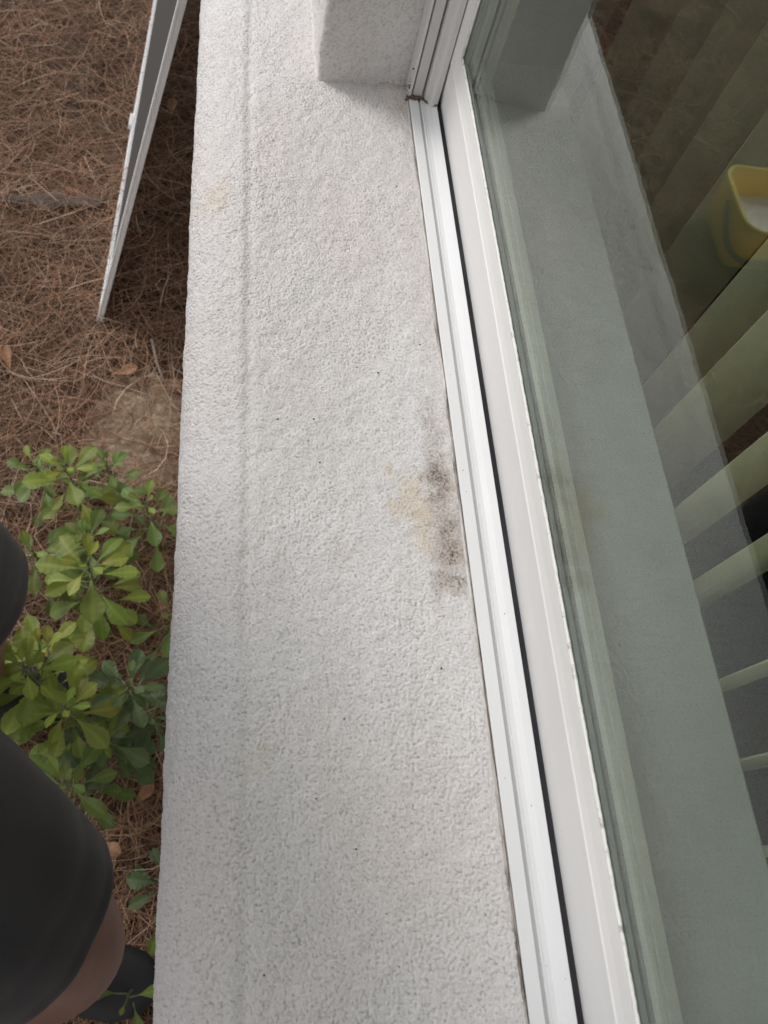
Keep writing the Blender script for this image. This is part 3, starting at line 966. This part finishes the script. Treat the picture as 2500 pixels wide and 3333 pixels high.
weeds = [
    (-.239, .599, -.65, 1, 15, .062, YG, 'bright weed rosette farthest up the yard, nearest the fallen screen side', (-.01, .01)),
    (-.186, .632, -.70, 1, 12, .048, MG, 'small sparse weed at the edge of the bare sandy patch', (.0, -.01)),
    (-.118, .545, -.66, 1, 12, .060, MG, 'weed with toothed leaves touching the ledge beside the pine straw gap', (-.02, .0)),
    (-.205, .500, -.70, 1, 14, .058, MG, 'low weed between the far rosette and the large leafed one', (.0, .0)),
    (-.183, .420, -.60, 1, 18, .074, YG, 'large leafed weed with one long spoon shaped leaf drooping towards the camera', (.01, .0)),
    (-.275, .470, -.68, 1, 14, .064, MG, 'weed half hidden behind the dark trouser leg', (.0, .0)),
    (-.070, .372, -.69, 1, 7, .060, MG, 'small weed poking out from under the ledge below the twig', (.02, .0)),
    (-.243, .268, -.58, 1, 18, .072, YG, 'bright yellow green weed tallest beside the black clad thigh', (.0, .0)),
    (-.196, .222, -.61, 1, 18, .070, YG, 'bright weed in the middle of the lower clump', (.0, .0)),
    (-.245, .315, -.66, 1, 14, .062, YG, 'weed with pale leaf tips just above the lower clump', (.01, .0)),
    (-.124, .262, -.66, 1, 16, .060, DG, 'dark leafed weed against the ledge in the lower clump', (.01, .0)),
    (-.150, .190, -.66, 1, 15, .058, DG, 'dull green weed with upright young leaves in the shaded clump', (.0, .0)),
    (-.192, .134, -.64, 1, 16, .058, MG, 'shaded weed rosette with neat oval leaves above the bent knee', (.0, .0)),
    (-.092, .225, -.70, 1, 12, .056, DG, 'darkest weed tucked under the ledge', (.01, .0)),
    (-.108, -.125, -.75, 1, 4, .050, MG, 'weed by the black shoe at the bottom of the photo', (.0, -.02)),
    (-.062, .005, -.76, 1, 9, .050, DG, 'small weed hidden under the ledge beside the knee', (.0, .0)),
    (-.300, .640, -.72, 1, 12, .050, MG, 'outermost weed at the left edge above the trouser leg', (.0, .0)),
]
for k, (x, y, zt, s_, nl, ll, tn, lb, ln) in enumerate(weeds):
    weed(x, y, zt, s_, int(nl * 1.7), ll * .78, tn, lb, ln, seed=k + 1)

# ------------------------------------------------------------------ litter on the ground
def dry_leaf(name, x, y, L, ang, label, seed):
    P, F_, vein = leaf_arrays(L, L * .22, .5, -.25, seed)
    ca, sa = math.cos(ang), math.sin(ang)
    z = float(ground_z(x, y)) + .026
    Q = np.stack([x + P[:, 0] * ca - P[:, 1] * sa, y + P[:, 0] * sa + P[:, 1] * ca, z + P[:, 2]], -1)
    o = link(name, np_mesh(name, Q, F_), M_dry)
    o.modifiers.new('solid', 'SOLIDIFY').thickness = .0006
    tag(o, label, 'dry leaf', 'dry leaves on the pine straw')
dry_leaf('dry_leaf', -.215, .905, .052, .2, 'orange brown dry leaf lying just above the bare sandy patch', 3)
dry_leaf('dry_leaf', -.395, .905, .05, 1.9, 'dry leaf at the left among pine straw above the weeds', 4)
dry_leaf('dry_leaf', -.135, 1.65, .05, 1.5, 'pale dry leaf between the screen and the ledge at the top', 5)
dry_leaf('dry_leaf', -.125, .115, .045, .8, 'dull red brown dry leaf beside the bent knee', 6)
dry_leaf('dry_leaf', -.175, .070, .045, -.4, 'curled dry leaf half under the weeds beside the knee', 7)
dry_leaf('dry_leaf', -.110, .415, .035, .9, 'small tan dry leaf below the twig near the ledge', 8)
def twig(pts, r, label):
    m = MB(); m.tube(pts, [r * (1 - .5 * k / (len(pts) - 1)) for k in range(len(pts))], 7)
    o = m.build('twig', M_twig, None, smooth=True); tag(o, label, 'twig')
twig([(-.185, .497, GZ + .03), (-.165, .482, GZ + .031), (-.14, .465, GZ + .030), (-.118, .446, GZ + .032)], .0034, 'thin pale brown twig between the two clumps of weeds')
twig([(-.142, .985, GZ + .03), (-.13, .93, GZ + .03), (-.112, .88, GZ + .03)], .0032, 'grey twig in the shade between screen foot and ledge')
# strip of bark
m = MB()
k = 14
for i in range(k):
    u = i / (k - 1)
    cx = -.46 + .20 * u; cy = 1.335 + .02 * u + .004 * math.sin(i * 2.1)
    wv = (.006 + .014 * math.sin(math.pi * u) ** .5) * (1 + .35 * math.sin(i * 5.3 + 1))
    z = GZ + .020
    m.v += [(cx, cy - wv, z), (cx, cy - wv * .3, z + .003), (cx, cy + wv * .5, z + .004), (cx, cy + wv, z), (cx, cy, z - .012)]
for i in range(k - 1):
    for j in range(5):
        a = i * 5 + j; b2 = i * 5 + (j + 1) % 5
        m.f.append((a, b2, b2 + 5, a + 5))
m.f.append((4, 3, 2, 1, 0)); m.f.append(tuple((k - 1) * 5 + j for j in range(5)))
o = m.build('bark_strip', M_bark); tag(o, 'grey weathered strip of bark on the pine straw at the left', 'bark')

# ------------------------------------------------------------------ the person standing at the ledge
person = empty('person', (-.36, .20, GZ))
tag(person, 'person in black shorts with one bent bare knee close to the ledge', 'person')
def skin_mesh(name, joints, edges, mat_, parent, root=0, sub=2):
    me = bpy.data.meshes.new(name)
    me.from_pydata([j[0] for j in joints], edges, [])
    o = link(name, me, mat_, parent)
    o.modifiers.new('skin', 'SKIN').use_smooth_shade = True
    sv = me.skin_vertices[0].data if me.skin_vertices else None
    for i, j in enumerate(joints):
        r = j[1]
        sv[i].radius = (r, r) if not isinstance(r, tuple) else r
        sv[i].use_root = (i == root)
    s = o.modifiers.new('sub', 'SUBSURF'); s.levels = sub; s.render_levels = sub
    return o
PY = .22
J = []; E_ = []
def jadd(p, r, par=None):
    J.append((p, r)); i = len(J) - 1
    if par is not None: E_.append((par, i))
    return i
pel = jadd((-.440, PY, .06), (.12, .14))
wst = jadd((-.425, PY, .22), (.11, .125), pel)
cht = jadd((-.395, PY - .02, .38), (.12, .15), wst)
upc = jadd((-.350, PY - .04, .50), (.09, .13), cht)
nck = jadd((-.305, PY - .05, .570), .055, upc)
nk2 = jadd((-.275, PY - .06, .615), .052, nck)
hd1 = jadd((-.235, PY - .07, .665), (.078, .068), nk2)
hd2 = jadd((-.222, PY - .07, .735), (.092, .074), hd1)
hd3 = jadd((-.232, PY - .07, .800), (.070, .060), hd2)
# right leg (near): knee brought forward to the ledge
def leg(hip, thm, kn, sh, an, ft, tt):
    a = jadd(hip, .092, pel); b_l = jadd(thm, .080, a); c = jadd(kn, .069, b_l)
    c2 = jadd(tuple(kn[i] * .82 + sh[i] * .18 for i in range(3)), .050, c)
    d = jadd(sh, .055, c2); e = jadd(an, .036, d); f = jadd(ft, .036, e); jadd(tt, .026, f)
leg((-.405, .135, .02), (-.265, .055, -.165), (-.128, -.042, -.360), (-.178, -.068, -.56), (-.215, -.095, -.77), (-.175, -.105, -.805), (-.09, -.115, -.82))
leg((-.405, .305, .02), (-.335, .300, -.175), (-.258, .292, -.370), (-.320, .290, -.57), (-.345, .285, -.77), (-.300, .292, -.805), (-.215, .300, -.82))
def arm(sgn):
    ys = PY - .04 + sgn * .17
    sh = jadd((-.350, ys, .490), .058, upc)
    el = jadd((-.335, ys + sgn * .03, .235), .042, sh)
    hy_ = -.075 if sgn < 0 else .055
    hx_ = -.075 if sgn < 0 else -.085
    wx_, wy_, wz_ = hx_ - .075, hy_ + sgn * .035, .385
    fm = jadd(((-.335 + wx_) / 2 - .01, (ys + sgn * .03 + wy_) / 2, .31), .038, el)
    wr = jadd((wx_, wy_, wz_), .026, fm)
    pm = jadd((wx_ + .032, wy_ - sgn * .010, wz_ + .022), (.024, .014), wr)
    pe = jadd((wx_ + .054, wy_ - sgn * .018, wz_ + .045), (.020, .011), pm)
    for i, (dz, L) in enumerate(((-.033, .046), (-.011, .055), (.011, .058), (.033, .050))):
        b0 = jadd((wx_ + .066 - dz * .3, wy_ - sgn * .020, wz_ + .052 + dz), .0078, pe)
        b1 = jadd((wx_ + .066 - dz * .3 + L * .25, wy_ - sgn * (.020 + L * .40), wz_ + .058 + dz), .0074, b0)
        jadd((wx_ + .066 - dz * .3 + L * .10, wy_ - sgn * (.020 + L * .80), wz_ + .066 + dz), .0062, b1)
    t0 = jadd((wx_ + .028, wy_ - sgn * .022, wz_ + .048), .011, pm)
    t1 = jadd((wx_ + .036, wy_ - sgn * .036, wz_ + .072), .0100, t0)
    jadd((wx_ + .048, wy_ - sgn * .044, wz_ + .092), .0088, t1)
arm(-1); arm(1)
# nose, chin, ears
ns_ = jadd((-.135, PY - .07, .700), .012, hd2)
skin_mesh('body', J, E_, M_skin, person, 0, 3)

def ring(c, ax, r, seed, n=56, ripple=0.0, phase=0.0, ex=1.0):
    ax = Vector(ax).normalized()
    u = ax.cross(Vector((0, 1, 0))).normalized(); v = ax.cross(u).normalized()
    pts = []
    for i in range(n):
        t = 2 * math.pi * i / n
        rr2 = r * (1 + ripple * (math.sin(5 * t + phase) * .55 + math.sin(9 * t + 1.7 * phase + seed) * .3 + math.sin(14 * t + seed * 2.1) * .15))
        p = Vector(c) + u * (math.cos(t) * rr2 * ex) + v * (math.sin(t) * rr2)
        pts.append(tuple(p))
    return pts
def cloth_tube(mb, ctrl, seed, n=72, K=34, folds=None):
    """ctrl: list of (centre, radius, ripple); inner hem turned in"""
    P = np.array([list(c[0]) + [c[1], c[2]] for c in ctrl])
    tt = np.linspace(0, len(P) - 1, K)
    Q = np.stack([np.interp(tt, range(len(P)), P[:, j]) for j in range(5)], 1)
    for _ in range(6):
        Q[1:-1] = (Q[:-2] + Q[1:-1] * 2 + Q[2:]) / 4
    cs = [Vector(P[-1, :3])]
    D = np.gradient(Q[:, :3], axis=0)
    rings = []
    for k in range(K):
        sfrac = k / (K - 1)
        cr = 1 + .035 * (abs(math.sin(k * .50 + seed)) ** .3 - .85) * sfrac ** 1.2 * (1.0 if sfrac < .97 else .3)
        rings.append(ring(Vector(Q[k, :3]), Vector(D[k]), Q[k, 3] * cr, seed, n, Q[k, 4], k * .06))
    last = rings[-1]; cl = Vector(cs[-1]); dax = Vector(D[-1]).normalized()
    rings.append([tuple(Vector(p).lerp(cl, .03) + dax * .001) for p in last])
    rings.append([tuple(Vector(p).lerp(cl, .06) - dax * .006) for p in last])
    rings.append([tuple(Vector(p).lerp(cl, .09) - dax * .04) for p in last])
    loft(mb, rings)
m = MB()
cloth_tube(m, [((-.43, .15, .08), .125, .01), ((-.355, .115, -.03), .122, .015), ((-.265, .065, -.130), .108, .02), ((-.190, .018, -.205), .095, .025), ((-.148, -.012, -.275), .080, .03)], 3, 72, 60)
cloth_tube(m, [((-.43, .295, .08), .125, .01), ((-.380, .300, -.03), .120, .015), ((-.330, .298, -.130), .107, .02), ((-.310, .298, -.240), .097, .02), ((-.296, .295, -.380), .098, .02)], 6, 72, 60)
rings = [ring((-.44, PY, .24 - .04 * k), (0, 0, -1), .155 + .012 * k, 4, 56, .01, k, 1.0) for k in range(7)]
rings = [[(-.44 + (p[0] + .44) * .86, PY + (p[1] - PY) * 1.18, p[2]) for p in r_] for r_ in rings]
loft(m, rings, True, True)
o = m.build('shorts', M_cloth, person, smooth=True)
s = o.modifiers.new('sub', 'SUBSURF'); s.levels = 1; s.render_levels = 1
# shirt
m = MB()
rings = []
for k in range(14):
    t = k / 13
    z = .585 - t * .44
    rx = np.interp(t, [0, .08, .3, .6, 1], [.06, .10, .145, .145, .155]); ry = np.interp(t, [0, .08, .2, .5, 1], [.07, .15, .20, .175, .19])
    sx_ = np.interp(z, [.14, .22, .38, .50, .585], [-.435, -.425, -.395, -.350, -.305]); sy_ = np.interp(z, [.22, .38, .50, .585], [PY, PY - .02, PY - .04, PY - .05])
    rings.append([(sx_ + rx * math.cos(a2) * (1 + .02 * math.sin(7 * a2 + k)), sy_ + ry * math.sin(a2) * (1 + .02 * math.sin(6 * a2 + k)), z) for a2 in [2 * math.pi * i / 48 for i in range(48)]])
loft(m, rings)
for sg in (-1, 1):
    ys = PY - .04 + sg * .17
    cloth_tube(m, [((-.352, ys - sg * .05, .505), .075, .02), ((-.350, ys + sg * .008, .445), .074, .03), ((-.342, ys + sg * .022, .335), .066, .05)], 9 + sg, 40, 12)
m.build('shirt', M_shirt, person, smooth=True)
# hair cap
bm = bmesh.new(); bmesh.ops.create_uvsphere(bm, u_segments=40, v_segments=24, radius=1)
gg = random.Random(5)
for v in list(bm.verts):
    c = v.co.copy()
    v.co = Vector((-.240 + c.x * .102, PY - .07 + c.y * .083, .750 + c.z * .092)) + c * (math.sin(c.x * 40) * math.sin(c.y * 37 + c.z * 30)) * .003
bmesh.ops.delete(bm, geom=[v for v in bm.verts if (v.co.x > -.190 and v.co.z < .778) or v.co.z < .68], context='VERTS')
me = bpy.data.meshes.new('hair'); bm.to_mesh(me); bm.free()
me.polygons.foreach_set('use_smooth', [True] * len(me.polygons))
o = link('hair', me, M_hair, person); o.modifiers.new('solid', 'SOLIDIFY').thickness = .008
for sg in (-1, 1):
    bm = bmesh.new(); bmesh.ops.create_uvsphere(bm, u_segments=16, v_segments=10, radius=.012)
    for v in bm.verts: v.co += Vector((-.150, PY - .07 + sg * .031, .722))
    me = bpy.data.meshes.new('eye'); bm.to_mesh(me); bm.free(); link('eye', me, M_eye, person)
# shoes
def shoe(an, toe):
    an = Vector(an); toe = Vector(toe)
    d = (toe - an); d.z = 0; L = d.length; d.normalize(); sidev = Vector((-d.y, d.x, 0))
    heel = Vector((an.x, an.y, 0)) - d * .055
    tot = L + .055 + .03
    rings = []
    for k in range(16):
        t = k / 15
        wv = np.interp(t, [0, .06, .25, .5, .72, .9, 1], [.018, .032, .036, .038, .047, .036, .012])
        h = np.interp(t, [0, .06, .3, .45, .7, .9, 1], [.07, .095, .10, .085, .06, .045, .02])
        c = heel + d * (tot * t)
        r_ = []
        for i in range(20):
            a = 2 * math.pi * i / 20
            yy = math.copysign(abs(math.cos(a)) ** .7, math.cos(a)) * wv; zz = math.copysign(abs(math.sin(a)) ** .7, math.sin(a))
            z = GZ + .012 + (h * (zz * .5 + .5))
            r_.append(tuple(Vector((c.x, c.y, z)) + sidev * yy))
        rings.append(r_)
    m = MB(); loft(m, rings, True, True)
    m.build('shoe', M_shoe, person, smooth=True)
shoe((-.215, -.095, 0), (-.10, -.115, 0))
shoe((-.345, .275, 0), (-.225, .290, 0))
